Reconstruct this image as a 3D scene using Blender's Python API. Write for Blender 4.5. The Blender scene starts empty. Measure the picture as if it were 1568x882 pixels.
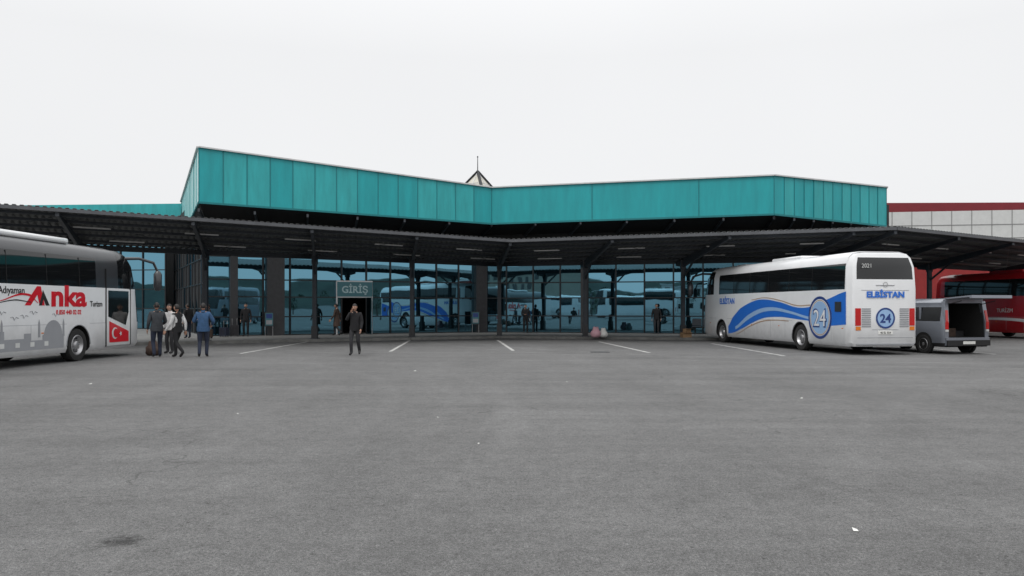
import bpy, bmesh, math, random
from mathutils import Vector, Matrix
random.seed(4)
scene = bpy.context.scene
COL = scene.collection

# ------------------------------------------------------------------ materials
def new_mat(name):
    m = bpy.data.materials.new(name); m.use_nodes = True
    nt = m.node_tree; nt.nodes.clear()
    out = nt.nodes.new('ShaderNodeOutputMaterial')
    return m, nt, out

def mat(name, col, rough=.5, metal=0., var=.12, scale=2.5, coat=0., bump=0., bscale=60., stretch=(1,1,1), spec=.5, grime=0.):
    m, nt, out = new_mat(name); N = nt.nodes; Lk = nt.links
    tc = N.new('ShaderNodeTexCoord'); mp = N.new('ShaderNodeMapping'); mp.inputs['Scale'].default_value = stretch
    Lk.new(tc.outputs['Object'], mp.inputs[0])
    n = N.new('ShaderNodeTexNoise'); n.inputs['Scale'].default_value = scale; n.inputs['Detail'].default_value = 6; n.inputs['Roughness'].default_value = .65
    Lk.new(mp.outputs[0], n.inputs['Vector'])
    mr = N.new('ShaderNodeMapRange'); mr.inputs[1].default_value = .3; mr.inputs[2].default_value = .7
    mr.inputs[3].default_value = 1-var; mr.inputs[4].default_value = 1+var*.5
    Lk.new(n.outputs[0], mr.inputs[0])
    fac = mr.outputs[0]
    if grime:   # road dirt rising from the skirt
        sp = N.new('ShaderNodeSeparateXYZ'); Lk.new(tc.outputs['Object'], sp.inputs[0])
        ng = N.new('ShaderNodeTexNoise'); ng.inputs['Scale'].default_value=3.5; ng.inputs['Detail'].default_value=7; Lk.new(tc.outputs['Object'], ng.inputs['Vector'])
        ma = N.new('ShaderNodeMath'); ma.operation='MULTIPLY_ADD'; ma.inputs[1].default_value=-.9; Lk.new(ng.outputs[0], ma.inputs[0]); Lk.new(sp.outputs['Z'], ma.inputs[2])
        gr = N.new('ShaderNodeMapRange'); gr.inputs[1].default_value=-.15; gr.inputs[2].default_value=.9; gr.inputs[3].default_value=1-grime; gr.inputs[4].default_value=1; Lk.new(ma.outputs[0], gr.inputs[0])
        mm_=N.new('ShaderNodeMath'); mm_.operation='MULTIPLY'; Lk.new(fac,mm_.inputs[0]); Lk.new(gr.outputs[0],mm_.inputs[1]); fac=mm_.outputs[0]
    mx = N.new('ShaderNodeVectorMath'); mx.operation = 'SCALE'; mx.inputs[0].default_value = col[:3]
    Lk.new(fac, mx.inputs['Scale'])
    p = N.new('ShaderNodeBsdfPrincipled')
    Lk.new(mx.outputs[0], p.inputs['Base Color'])
    p.inputs['Roughness'].default_value = rough; p.inputs['Metallic'].default_value = metal
    p.inputs['Coat Weight'].default_value = coat; p.inputs['Coat Roughness'].default_value = .08
    p.inputs['Specular IOR Level'].default_value = spec
    if bump:
        b = N.new('ShaderNodeBump'); b.inputs['Strength'].default_value = bump; b.inputs['Distance'].default_value = .02
        n2 = N.new('ShaderNodeTexNoise'); n2.inputs['Scale'].default_value = bscale; n2.inputs['Detail'].default_value = 4
        Lk.new(tc.outputs['Object'], n2.inputs['Vector']); Lk.new(n2.outputs[0], b.inputs['Height']); Lk.new(b.outputs[0], p.inputs['Normal'])
    Lk.new(p.outputs[0], out.inputs[0])
    return m

def glass_facade():
    m, nt, out = new_mat('reflective_glass'); N = nt.nodes; Lk = nt.links
    tc = N.new('ShaderNodeTexCoord')
    n = N.new('ShaderNodeTexNoise'); n.inputs['Scale'].default_value = .8; n.inputs['Detail'].default_value = 1
    Lk.new(tc.outputs['Object'], n.inputs['Vector'])
    b = N.new('ShaderNodeBump'); b.inputs['Strength'].default_value = .035; b.inputs['Distance'].default_value = .05
    Lk.new(n.outputs[0], b.inputs['Height'])
    g = N.new('ShaderNodeBsdfGlossy'); g.inputs['Color'].default_value = (.17,.38,.5,1); g.inputs['Roughness'].default_value = .015
    Lk.new(b.outputs[0], g.inputs['Normal'])
    d = N.new('ShaderNodeBsdfDiffuse'); d.inputs['Color'].default_value = (.012,.03,.038,1)
    ad = N.new('ShaderNodeMixShader'); ad.inputs[0].default_value = .8
    Lk.new(d.outputs[0], ad.inputs[1]); Lk.new(g.outputs[0], ad.inputs[2]); Lk.new(ad.outputs[0], out.inputs[0])
    return m

def asphalt():
    m, nt, out = new_mat('asphalt'); N = nt.nodes; Lk = nt.links
    tc = N.new('ShaderNodeTexCoord')
    def noise(scale, detail=5, rough=.6, stretch=(1,1,1), rot=0, dist=0):
        mp = N.new('ShaderNodeMapping'); mp.inputs['Scale'].default_value = stretch; mp.inputs['Rotation'].default_value = (0,0,rot)
        Lk.new(tc.outputs['Object'], mp.inputs[0])
        n = N.new('ShaderNodeTexNoise'); n.inputs['Scale'].default_value = scale; n.inputs['Detail'].default_value = detail
        n.inputs['Roughness'].default_value = rough; n.inputs['Distortion'].default_value = dist
        Lk.new(mp.outputs[0], n.inputs['Vector']); return n.outputs[0]
    def rng(s, a, b, c, d):
        r = N.new('ShaderNodeMapRange'); r.inputs[1].default_value=a; r.inputs[2].default_value=b; r.inputs[3].default_value=c; r.inputs[4].default_value=d
        Lk.new(s, r.inputs[0]); return r.outputs[0]
    def mul(a, b):
        x = N.new('ShaderNodeMath'); x.operation='MULTIPLY'; Lk.new(a, x.inputs[0]); Lk.new(b, x.inputs[1]); return x.outputs[0]
    v = rng(noise(.12, 4), .3, .7, .9, 1.1)
    v = mul(v, rng(noise(.5, 6, .7, (1,.35,1), .2, .6), .3, .7, .87, 1.13))
    v = mul(v, rng(noise(.8, 5, .6, (.12,1.4,1), .12), .35, .7, .9, 1.1))     # long drag bands
    v = mul(v, rng(noise(4, 6, .85), .3, .7, .8, 1.2))
    v = mul(v, rng(noise(14, 5, .9), .3, .7, .68, 1.32))
    v = mul(v, rng(noise(45, 3, .9), .3, .7, .45, 1.55))                        # aggregate
    v = mul(v, rng(noise(120, 2, .9), .35, .7, .45, 1.7))
    vo = N.new('ShaderNodeTexVoronoi'); vo.inputs['Scale'].default_value = 6; Lk.new(tc.outputs['Object'], vo.inputs['Vector'])
    v = mul(v, rng(vo.outputs['Distance'], .05, .1, .45, 1.0))
    vo2 = N.new('ShaderNodeTexVoronoi'); vo2.inputs['Scale'].default_value = 1.7; Lk.new(tc.outputs['Object'], vo2.inputs['Vector'])
    v = mul(v, rng(vo2.outputs['Distance'], .012, .03, 2.0, 1.0))
    # hairline cracks
    vc = N.new('ShaderNodeTexVoronoi'); vc.feature='DISTANCE_TO_EDGE'; vc.inputs['Scale'].default_value=.22
    wn = N.new('ShaderNodeTexNoise'); wn.inputs['Scale'].default_value=1.1; wn.inputs['Detail'].default_value=6; Lk.new(tc.outputs['Object'], wn.inputs['Vector'])
    av = N.new('ShaderNodeVectorMath'); av.operation='ADD'; Lk.new(tc.outputs['Object'], av.inputs[0]); Lk.new(wn.outputs['Color'], av.inputs[1]); Lk.new(av.outputs[0], vc.inputs['Vector'])
    ck = rng(vc.outputs['Distance'], .001, .004, .7, 1.0)
    ckm = rng(noise(.3, 3), .5, .56, 0, 1)
    mxk = N.new('ShaderNodeMix'); Lk.new(ckm, mxk.inputs[0]); mxk.inputs[2].default_value=1.0; Lk.new(ck, mxk.inputs[3])
    v = mul(v, mxk.outputs[0])
    nd = N.new('ShaderNodeTexNoise'); nd.inputs['Scale'].default_value = 7; nd.inputs['Detail'].default_value=7; nd.inputs['Roughness'].default_value=.75; Lk.new(tc.outputs['Object'], nd.inputs['Vector'])
    for (x,y,sx,sy,st) in [(-2.72,5.52,.15,.12,.35),(-5.6,7.4,.25,.1,.75),(4,26,1.6,.5,.75),(-4,14,1.2,.3,.85),(8,20,2.2,.5,.85),(-8,21,1.4,.5,.8),(14,22,2,.5,.8)]:
        mp = N.new('ShaderNodeMapping'); mp.vector_type='POINT'
        mp.inputs['Location'].default_value = (-x/sx,-y/sy,0); mp.inputs['Scale'].default_value=(1/sx,1/sy,0)
        Lk.new(tc.outputs['Object'], mp.inputs[0])
        ln = N.new('ShaderNodeVectorMath'); ln.operation='LENGTH'; Lk.new(mp.outputs[0], ln.inputs[0])
        a = N.new('ShaderNodeMath'); a.operation='MULTIPLY_ADD'; a.inputs[1].default_value=4.5; a.inputs[2].default_value=-2.2
        Lk.new(nd.outputs[0], a.inputs[0])
        s = N.new('ShaderNodeMath'); s.operation='ADD'; Lk.new(ln.outputs['Value'], s.inputs[0]); Lk.new(a.outputs[0], s.inputs[1])
        v = mul(v, rng(s.outputs[0], .3, 1.4, st, 1.0))
    for (x,y,R,wd,st) in [(2,40,14.0,.25,1.12),(2.5,40,12.1,.2,1.1),(18,44,21,.3,1.1),(18.6,44,23.2,.25,1.1),(-20,12,18,.25,1.06),(-20,12,20,.25,1.06),(30,-4,27,.3,1.05),(30,-4,29.2,.3,1.05)]:
        mp = N.new('ShaderNodeMapping'); mp.inputs['Location'].default_value=(-x,-y,0); mp.inputs['Scale'].default_value=(1,1,0)
        Lk.new(tc.outputs['Object'], mp.inputs[0])
        ln = N.new('ShaderNodeVectorMath'); ln.operation='LENGTH'; Lk.new(mp.outputs[0], ln.inputs[0])
        s = N.new('ShaderNodeMath'); s.operation='SUBTRACT'; s.inputs[1].default_value=R; Lk.new(ln.outputs['Value'], s.inputs[0])
        ab = N.new('ShaderNodeMath'); ab.operation='ABSOLUTE'; Lk.new(s.outputs[0], ab.inputs[0])
        v = mul(v, rng(ab.outputs[0], wd*.3, wd, st, 1.0))
    mx = N.new('ShaderNodeVectorMath'); mx.operation='SCALE'; mx.inputs[0].default_value=(.15,.15,.149); Lk.new(v, mx.inputs['Scale'])
    p = N.new('ShaderNodeBsdfPrincipled'); p.inputs['Roughness'].default_value=.88; p.inputs['Specular IOR Level'].default_value=.25
    Lk.new(mx.outputs[0], p.inputs['Base Color'])
    b = N.new('ShaderNodeBump'); b.inputs['Strength'].default_value=.8; b.inputs['Distance'].default_value=.012
    Lk.new(noise(60,4,.8), b.inputs['Height']); Lk.new(b.outputs[0], p.inputs['Normal'])
    Lk.new(p.outputs[0], out.inputs[0]); return m

def worn_paint():
    m, nt, out = new_mat('worn_line_paint'); N=nt.nodes; Lk=nt.links
    tc=N.new('ShaderNodeTexCoord'); n=N.new('ShaderNodeTexNoise'); n.inputs['Scale'].default_value=7; n.inputs['Detail'].default_value=8; n.inputs['Roughness'].default_value=.75
    Lk.new(tc.outputs['Object'], n.inputs['Vector'])
    cr=N.new('ShaderNodeValToRGB'); cr.color_ramp.elements[0].position=.4; cr.color_ramp.elements[0].color=(.2,.2,.195,1); cr.color_ramp.elements[1].position=.56; cr.color_ramp.elements[1].color=(.62,.62,.6,1)
    Lk.new(n.outputs[0], cr.inputs[0]); p=N.new('ShaderNodeBsdfPrincipled'); p.inputs['Roughness'].default_value=.8
    Lk.new(cr.outputs[0], p.inputs['Base Color']); Lk.new(p.outputs[0], out.inputs[0]); return m

M = {}
M['asphalt']=asphalt(); M['line']=worn_paint(); M['fglass']=glass_facade()
M['concrete']=mat('platform_concrete',(.19,.187,.18),.85,var=.25,scale=1.2,bump=.3)
M['kerb']=mat('kerb_concrete',(.2,.2,.19),.85,var=.35)
M['teal']=mat('teal_cladding',(.008,.33,.36),.45,var=.16,scale=1.5,stretch=(1.5,1.5,.25))
M['teal2']=mat('teal_cladding_faded',(.025,.37,.39),.5,var=.22,scale=1.5,stretch=(1.5,1.5,.25))
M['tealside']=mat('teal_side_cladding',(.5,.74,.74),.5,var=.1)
M['tealseam']=mat('teal_seam',(.003,.18,.2),.5)
M['coping']=mat('coping_metal',(.6,.6,.6),.4,.3)
M['dark']=mat('dark_cladding',(.012,.012,.013),.6,var=.3)
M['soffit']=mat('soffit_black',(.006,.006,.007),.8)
M['stone']=mat('charcoal_stone',(.035,.036,.04),.45,var=.3,scale=6)
M['mull']=mat('mullion_metal',(.02,.022,.025),.4,.4)
M['steel']=mat('painted_steel_grey',(.04,.047,.057),.5,.2,var=.2)
M['sheet']=mat('corrugated_sheet',(.14,.145,.145),.5,.25,var=.22,scale=1.2)
M['gutter']=mat('gutter_metal',(.11,.115,.125),.5,.4,var=.2)
M['tubes']=mat('lamp_tube_white',(.6,.6,.58),.4)
M['white']=mat('white_paint',(.78,.79,.8),.28,var=.05,coat=.5,scale=1.5,grime=.3)
M['whitew']=mat('white_panel',(.6,.61,.6),.5,var=.08)
M['grout']=mat('panel_joint',(.25,.25,.25),.8)
M['redroof']=mat('red_roof',(.2,.012,.02),.5)
M['redwall']=mat('red_wall',(.28,.02,.02),.7,var=.2)
M['bglass']=mat('tinted_glass',(.008,.009,.01),.06,var=.1,spec=.6)
M['black']=mat('black_plastic',(.01,.01,.011),.5)
M['rubber']=mat('tyre_rubber',(.02,.02,.02),.85,var=.3)
M['arch']=mat('wheel_arch_black',(.006,.006,.006),.9)
M['rim']=mat('rim_alloy',(.45,.45,.46),.35,.8)
M['blue']=mat('livery_blue',(.02,.15,.6),.3,coat=.5,var=.05)
M['lblue']=mat('livery_light_blue',(.3,.47,.72),.3,coat=.5,var=.05)
M['dblue']=mat('livery_dark_blue',(.02,.05,.2),.3,var=.05)
M['tan']=mat('livery_tan',(.4,.28,.2),.4)
M['red']=mat('livery_red',(.62,.008,.02),.3,coat=.5,var=.06)
M['bred']=mat('coach_red_paint',(.38,.006,.012),.3,coat=.6,var=.1)
M['grey']=mat('livery_grey',(.3,.31,.33),.4,var=.05)
M['dgrey']=mat('coach_dark_grey',(.035,.037,.042),.3,coat=.4)
M['silver']=mat('silver_paint',(.25,.27,.31),.3,.5,coat=.5,var=.05)
M['tail']=mat('tail_lamp_red',(.5,.01,.01),.15,coat=.6)
M['amber']=mat('lamp_amber',(.7,.2,.02),.2)
M['skin']=mat('skin',(.42,.24,.17),.55,var=.08)
M['hair']=mat('hair_black',(.012,.01,.009),.6)
M['shoe']=mat('shoe_black',(.012,.012,.013),.4)
def cloth(n,c): M[n]=mat('cloth_'+n,c,.9,var=.3,scale=9,bump=.35,bscale=25)
cloth('c_black',(.012,.012,.014)); cloth('c_navy',(.02,.027,.05)); cloth('c_jean',(.02,.032,.065)); cloth('c_white',(.6,.6,.6))
cloth('c_blue',(.035,.09,.19)); cloth('c_brown',(.07,.045,.035)); cloth('c_grey',(.045,.05,.058)); cloth('c_dkgrey',(.03,.03,.034))
M['card']=mat('cardboard',(.35,.22,.12),.9); M['pink']=mat('bag_pink',(.6,.35,.4),.6); M['paper']=mat('paper_white',(.75,.75,.72),.8)
M['pyrw']=mat('skylight_panel_cream',(.6,.58,.5),.5); M['hill']=mat('hill_vegetation',(.035,.05,.04),.95,var=.5,scale=.05)
M['foli']=mat('foliage_mass',(.03,.05,.025),.95,var=.5,scale=.6)
M['sign']=mat('sign_frosted_teal',(.05,.17,.2),.4); M['signt']=mat('sign_letters',(.4,.55,.57),.5)
M['plaster']=mat('plaster_beige',(.35,.32,.27),.8,var=.15,scale=.5)
M['interior']=mat('interior_dark',(.03,.03,.03),.8)

# ------------------------------------------------------------------ mesh builder
class MB:
    def __init__(s): s.v=[]; s.f=[]; s.m=[]
    def add(s, vs, fs, m):
        o=len(s.v); s.v += [tuple(v) for v in vs]
        for i,f in enumerate(fs):
            mi=m[i] if isinstance(m,list) else m
            if mi is None: continue
            s.f.append([o+k for k in f]); s.m.append(mi)
    def box(s,x0,x1,y0,y1,z0,z1,m,T=None):
        vs=[Vector((x,y,z)) for x in(x0,x1) for y in(y0,y1) for z in(z0,z1)]
        if T: vs=[T@v for v in vs]
        s.add(vs,[(0,1,3,2),(4,6,7,5),(0,4,5,1),(2,3,7,6),(0,2,6,4),(1,5,7,3)],m)
    def poly(s,pts,m): s.add(pts,[tuple(range(len(pts)))],m)
    def beam(s,p,q,w,h,m,h2=None,top=False):
        p=Vector(p);q=Vector(q);d=(q-p).normalized(); up=Vector((0,0,1))
        if abs(d.z)>.95: up=Vector((0,1,0))
        r=d.cross(up).normalized(); u=r.cross(d).normalized(); h2=h if h2 is None else h2
        vs=[]
        for c,hh in((p,h),(q,h2)):
            a=0 if top else hh/2
            for sx,sz in((-1,-(hh-a)),(1,-(hh-a)),(1,a),(-1,a)):
                vs.append(c+r*sx*w/2+u*sz)
        s.add(vs,[(0,3,2,1),(4,5,6,7),(0,1,5,4),(1,2,6,5),(2,3,7,6),(3,0,4,7)],m)
    def tube(s,pts,rs,m,seg=8):
        pts=[Vector(p) for p in pts]
        if not isinstance(rs,(list,tuple)): rs=[rs]*len(pts)
        vs=[];fs=[]
        for i,p in enumerate(pts):
            d=(pts[min(i+1,len(pts)-1)]-pts[max(i-1,0)]).normalized()
            a=Vector((0,0,1)) if abs(d.z)<.9 else Vector((1,0,0))
            r=d.cross(a).normalized();u=r.cross(d)
            for k in range(seg):
                t=2*math.pi*k/seg; vs.append(p+(r*math.cos(t)+u*math.sin(t))*rs[i])
        for i in range(len(pts)-1):
            for k in range(seg):
                k2=(k+1)%seg; fs.append((i*seg+k,i*seg+k2,(i+1)*seg+k2,(i+1)*seg+k))
        fs.append(tuple(range(seg))[::-1]); fs.append(tuple((len(pts)-1)*seg+k for k in range(seg)))
        s.add(vs,fs,m)
    def lathe_x(s,c,prof,seg=32):
        c=Vector(c); vs=[];fs=[];ms=[]
        for (x,r,_) in prof:
            for k in range(seg):
                t=2*math.pi*k/seg; vs.append(c+Vector((x,r*math.cos(t),r*math.sin(t))))
        for i in range(len(prof)-1):
            for k in range(seg):
                k2=(k+1)%seg; fs.append((i*seg+k,i*seg+k2,(i+1)*seg+k2,(i+1)*seg+k)); ms.append(prof[i+1][2])
        s.add(vs,fs,ms)
    def build(s,name,parent=None,smooth=True,angle=35,recalc=True,bevel=0,loc=None):
        me=bpy.data.meshes.new(name); me.from_pydata(s.v,[],s.f)
        ms=[]; 
        for m in s.m:
            if m not in ms: ms.append(m)
        for m in ms: me.materials.append(m)
        for i,p in enumerate(me.polygons): p.material_index=ms.index(s.m[i])
        if recalc:
            bm=bmesh.new(); bm.from_mesh(me); bmesh.ops.recalc_face_normals(bm,faces=bm.faces); bm.to_mesh(me); bm.free()
        if smooth:
            me.polygons.foreach_set('use_smooth',[True]*len(me.polygons)); me.set_sharp_from_angle(angle=math.radians(angle))
        ob=bpy.data.objects.new(name,me); COL.objects.link(ob)
        if parent: ob.parent=parent
        if loc: ob.location=loc
        if bevel:
            b=ob.modifiers.new('bevel','BEVEL'); b.width=bevel; b.segments=2; b.limit_method='ANGLE'
        return ob

def empty(name,loc=(0,0,0),rz=0):
    e=bpy.data.objects.new(name,None); e.location=loc; e.rotation_euler=(0,0,rz); COL.objects.link(e); e.empty_display_size=.3; return e

def text(s,size,mtx,m,parent,name='lettering',ext=.003,shear=0,sx=1.0,bold=0):
    c=bpy.data.curves.new(name,'FONT'); c.body=s; c.size=size; c.extrude=ext; c.shear=shear; c.align_x='CENTER'; c.offset=bold
    c.resolution_u=4
    o=bpy.data.objects.new(name,c); COL.objects.link(o)
    dg=bpy.context.evaluated_depsgraph_get(); me=bpy.data.meshes.new_from_object(o.evaluated_get(dg)); bpy.data.objects.remove(o)
    me.transform(Matrix.Diagonal((sx,1,1,1))); me.transform(mtx); me.materials.clear(); me.materials.append(m)
    ob=bpy.data.objects.new(name,me); COL.objects.link(ob); ob.parent=parent; return ob

def basis(X,Y,loc):
    X=Vector(X);Y=Vector(Y);Z=X.cross(Y); m=Matrix((X,Y,Z)).transposed().to_4x4(); m.translation=Vector(loc); return m

# ------------------------------------------------------------------ ground
g=MB(); g.poly([(-1500,-1500,0),(1500,-1500,0),(1500,1500,0),(-1500,1500,0)],M['asphalt']); g.build('ground',smooth=False)
def line(p,q,w=.13):
    b=MB(); p=Vector(p+(0,));q=Vector(q+(0,)); d=(q-p).normalized(); r=Vector((d.y,-d.x,0))*w/2; z=Vector((0,0,.004))
    n=24; vs=[];fs=[]
    for i in range(n+1):
        c=p.lerp(q,i/n); j=random.uniform(-.012,.012)
        vs += [c-r+z+r*j*4,c+r+z+r*j*3]
    for i in range(n): fs.append((2*i,2*i+1,2*i+3,2*i+2))
    b.add(vs,fs,M['line']); return b
pe=empty('parking_bay_lines')
for i,(p,q) in enumerate([((-9.7,28.4),(-9.85,38.4)),((-4.55,29.8),(-5.15,40.2)),((.05,30.4),(-.75,40.6)),((5.0,29.0),(4.2,38.6)),((9.25,27),(9.15,36.5)),((17,28),(16.7,36.5))]):
    line(p,q).build('bay_line_%d'%(i+1),pe,smooth=False)

# platform (raised)
pf=MB()
pts=[(-27.2,29.7),(-.63,43.0),(15.4,39.0),(33.8,51.2),(60,66),(60,76),(-70,76),(-70,50)]
n=len(pts)
pf.poly([(x,y,.12) for x,y in pts],M['concrete'])
for i in range(n):
    a=pts[i];b=pts[(i+1)%n]; pf.poly([(a[0],a[1],0),(b[0],b[1],0),(b[0],b[1],.12),(a[0],a[1],.12)],M['kerb'])
pf.build('platform_pavement',smooth=False)
kb=MB()
for i in range(3):
    a=Vector(pts[i]+(0.066,));b=Vector(pts[i+1]+(.066,)); L=(b-a).length; k=int(L/1.0)
    for j in range(k):
        p=a.lerp(b,j/k);q=a.lerp(b,(j+1)/k); d=(q-p).normalized()*.008
        kb.beam(p+d,q-d,.16,.132,M['kerb'])
kb.build('kerb',smooth=False)

# ------------------------------------------------------------------ canopy
can=empty('bus_platform_canopy')
def wing(nm,B0,B1,F0,F1,colpts):
    B0,B1,F0,F1=[Vector(p) for p in(B0,B1,F0,F1)]
    S=lambda a,b:(B0.lerp(B1,a)).lerp(F0.lerp(F1,a),b)
    L=(F1-F0).length; n=int(L/.24)
    vs=[];fs=[]
    prof=[(0,0),(.3,0),(.42,.045),(.82,.045)]
    As=[]
    for i in range(n):
        for (t,h) in prof: As.append(((i+t)/n,h))
    As.append((1,0))
    for (a,h) in As:
        for b in(0,1.0):
            p=S(a,b); vs.append(p+Vector((0,0,h)))
    for i in range(len(As)-1): fs.append((2*i,2*i+2,2*i+3,2*i+1))
    b=MB(); b.add(vs,fs,M['sheet']); o=b.build(nm+'_roof_sheet',can,smooth=False,recalc=False)
    s=o.modifiers.new('s','SOLIDIFY'); s.thickness=.012
    st=MB(); dz=Vector((0,0,-.02))
    for t in(.03,.2,.38,.56,.74,.9):
        st.beam(S(0,t)+dz,S(1,t)+dz,.07,.11,M['steel'],top=True)
    st.beam(S(0,.995)+Vector((0,0,.02)),S(1,.995)+Vector((0,0,.02)),.09,.13,M['gutter'],top=True)
    st.beam(S(0,.0)+Vector((0,0,.0)),S(1,.0)+Vector((0,0,.0)),.08,.22,M['steel'],top=True)
    for c in colpts:
        a=c; bb=.9/6.6
        ct=S(a,bb)+Vector((0,0,-.13)); tip=S(a,.985)+Vector((0,0,-.12)); bk=S(a,.0)+Vector((0,0,-.13))
        st.beam(ct,tip,.13,.42,M['steel'],h2=.14,top=True)
        st.beam(ct,bk,.13,.42,M['steel'],h2=.2,top=True)
        st.beam(ct+Vector((0,0,-1.0)),S(a,.36)+Vector((0,0,-.45)),.08,.08,M['steel'])
        base=Vector((ct.x,ct.y,.12))
        st.box(base.x-.1,base.x+.1,base.y-.1,base.y+.1,.12,ct.z-.02,M['steel'])
        st.box(base.x-.13,base.x+.13,base.y-.13,base.y+.13,ct.z-.5,ct.z-.02,M['steel'])
        st.box(base.x-.2,base.x+.2,base.y-.2,base.y+.2,.12,.15,M['steel'])
        st.box(base.x-.14,base.x+.14,base.y-.14,base.y+.14,.15,.75,M['stone'])
    st.build(nm+'_steel_frame',can,smooth=False)
    lt=MB()
    for i in range(len(colpts)+1):
        a0=(i+.35)/(len(colpts)+1.0)
        for t,off in((.66,0),(.3,.1)):
            p=S(min(a0+off/3,.97),t)+Vector((0,0,-.16)); q=S(min(a0+off/3,.97)+1.3/L,t)+Vector((0,0,-.16))
            lt.beam(p,q,.1,.05,M['tubes'])
    lt.build(nm+'_lamp_tubes',can,smooth=False)
    br=MB()
    for i in range(len(colpts)-1):
        a,b_=colpts[i],colpts[i+1]
        br.tube([S(a,.15)+Vector((0,0,-.2)),S(b_,.95)+Vector((0,0,-.2))],.012,M['steel'],5)
        br.tube([S(b_,.15)+Vector((0,0,-.2)),S(a,.95)+Vector((0,0,-.2))],.012,M['steel'],5)
    br.build(nm+'_bracing',can,smooth=False)
wing('west',(-27.9,31.0,4.55),(-.79,44.5,4.17),(-25.04,25.3,5.52),(-.07,37.8,4.87),[1-k*5.03/30 for k in range(6)])
wing('centre',(-.79,44.5,4.17),(15.1,40.5,4.2),(-.07,37.8,4.87),(16.3,33.7,5.05),[4.72/16.4,9.8/16.4,14.8/16.4])
wing('east',(15.1,40.5,4.2),(33,52.5,4.2),(16.3,33.7,5.05),(34.6,45.9,5.0),[.0,.235,.47,.88])

# ------------------------------------------------------------------ terminal building
T=empty('bus_terminal_building')
FL=Vector((-16.4,42.8,0)); C=Vector((-2,50,0)); FR=Vector((14.5,45.88,0)); FE=Vector((24,50.7,0)); BR=Vector((27,76,0)); BL=Vector((-30,76,0)); SL=Vector((-25.4,60,0))
def wallq(b,p,q,z0,z1,m,z0b=None,z1b=None):
    b.poly([(p.x,p.y,z0),(q.x,q.y,z0 if z0b is None else z0b),(q.x,q.y,z1 if z1b is None else z1b),(p.x,p.y,z1)],m)
b=MB()
ring=[FL,C,FR,FE,BR,BL,SL]
for i in range(len(ring)):
    p=ring[i];q=ring[(i+1)%len(ring)]
    wallq(b,p,q,4.5 if i<3 else .12,8.2,M['dark'])
b.poly([(p.x,p.y,8.2) for p in ring],M['dark'])
b.poly([(p.x,p.y,4.52) for p in ring],M['dark'])
ins=[FL+Vector((2,7,0)),C+Vector((0,8,0)),FR+Vector((0,8,0)),FE+Vector((-1,6,0))]
for i in range(3): wallq(b,ins[i],ins[i+1],.12,4.5,M['interior'])
b.build('walls',T,smooth=False,recalc=False)
A0=Vector((-24.4,58.8,0)); A1=Vector((-15.3,38.9,0)); A2=Vector((-1.17,46.0,0)); A3=Vector((13.9,42.25,0)); A4=Vector((21.8,46.4,0)); A5=Vector((26,60,0))
zt={0:(6.8,9.5),1:(6.79,9.5),2:(6.5,8.6),3:(6.6,8.68),4:(6.4,8.68),5:(6.4,8.6)}
segs=[(A0,A1,0,1,'tealside',1.6),(A1,A2,1,2,'teal2',1.12),(A2,A3,2,3,'teal',1.9),(A3,A4,3,4,'teal2',.75),(A4,A5,4,5,'teal',1.5)]
fb=MB(); cp=MB(); sm=MB()
for (p,q,i,j,mt,sp) in segs:
    L=(q-p).length; n=max(1,round(L/sp)); d=(q-p).normalized(); out=Vector((d.y,-d.x,0))
    for k in range(n):
        a=k/n;c=(k+1)/n; P=p.lerp(q,a);Q=p.lerp(q,c)
        z0a=zt[i][0]*(1-a)+zt[j][0]*a; z0c=zt[i][0]*(1-c)+zt[j][0]*c; z1a=zt[i][1]*(1-a)+zt[j][1]*a; z1c=zt[i][1]*(1-c)+zt[j][1]*c
        jit=out*random.uniform(-.006,.006)
        mm=M[mt] if mt!='teal2' else random.choice([M['teal'],M['teal2'],M['teal2']])
        wallq(fb,P+jit,Q+jit,z0a,z1a,mm,z0c,z1c)
        sm_m=M['tealseam'] if mt!='tealside' else M['teal2']
        if mt!='teal' or k%3==0: 
            sm.beam(P+out*.012+Vector((0,0,z0a+.01)),P+out*.012+Vector((0,0,z1a-.03)),.035,.03,sm_m)
    a=p+Vector((0,0,zt[i][1]));c=q+Vector((0,0,zt[j][1]))
    cp.beam(a+out*.0,c+out*.0,.22,.07,M['coping'])
    cp.beam(p+Vector((0,0,zt[i][0])),q+Vector((0,0,zt[j][0])),.08,.1,M['tealseam'])
fb.build('teal_fascia',T,smooth=False,recalc=False); cp.build('coping',T,smooth=False); sm.build('fascia_seams',T,smooth=False)
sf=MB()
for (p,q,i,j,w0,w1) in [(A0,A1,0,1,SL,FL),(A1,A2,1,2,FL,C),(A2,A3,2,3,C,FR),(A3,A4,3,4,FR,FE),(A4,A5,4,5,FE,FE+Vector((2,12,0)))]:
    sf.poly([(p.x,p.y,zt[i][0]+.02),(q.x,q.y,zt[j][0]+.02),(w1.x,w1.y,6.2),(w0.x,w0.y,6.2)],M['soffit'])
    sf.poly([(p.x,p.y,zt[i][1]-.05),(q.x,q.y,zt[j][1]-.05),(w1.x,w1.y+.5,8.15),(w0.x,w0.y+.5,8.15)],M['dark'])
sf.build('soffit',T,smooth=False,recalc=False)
sb=MB()
for (p,q,w0,w1) in [(A1,A2,FL,C),(A2,A3,C,FR),(A3,A4,FR,FE)]:
    for k in range(0,7):
        a=k/6; sb.beam(p.lerp(q,a)+Vector((0,0,6.42)),w0.lerp(w1,a)+Vector((0,0,6.1)),.1,.16,M['steel'])
sb.build('soffit_ribs',T,smooth=False)

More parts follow.
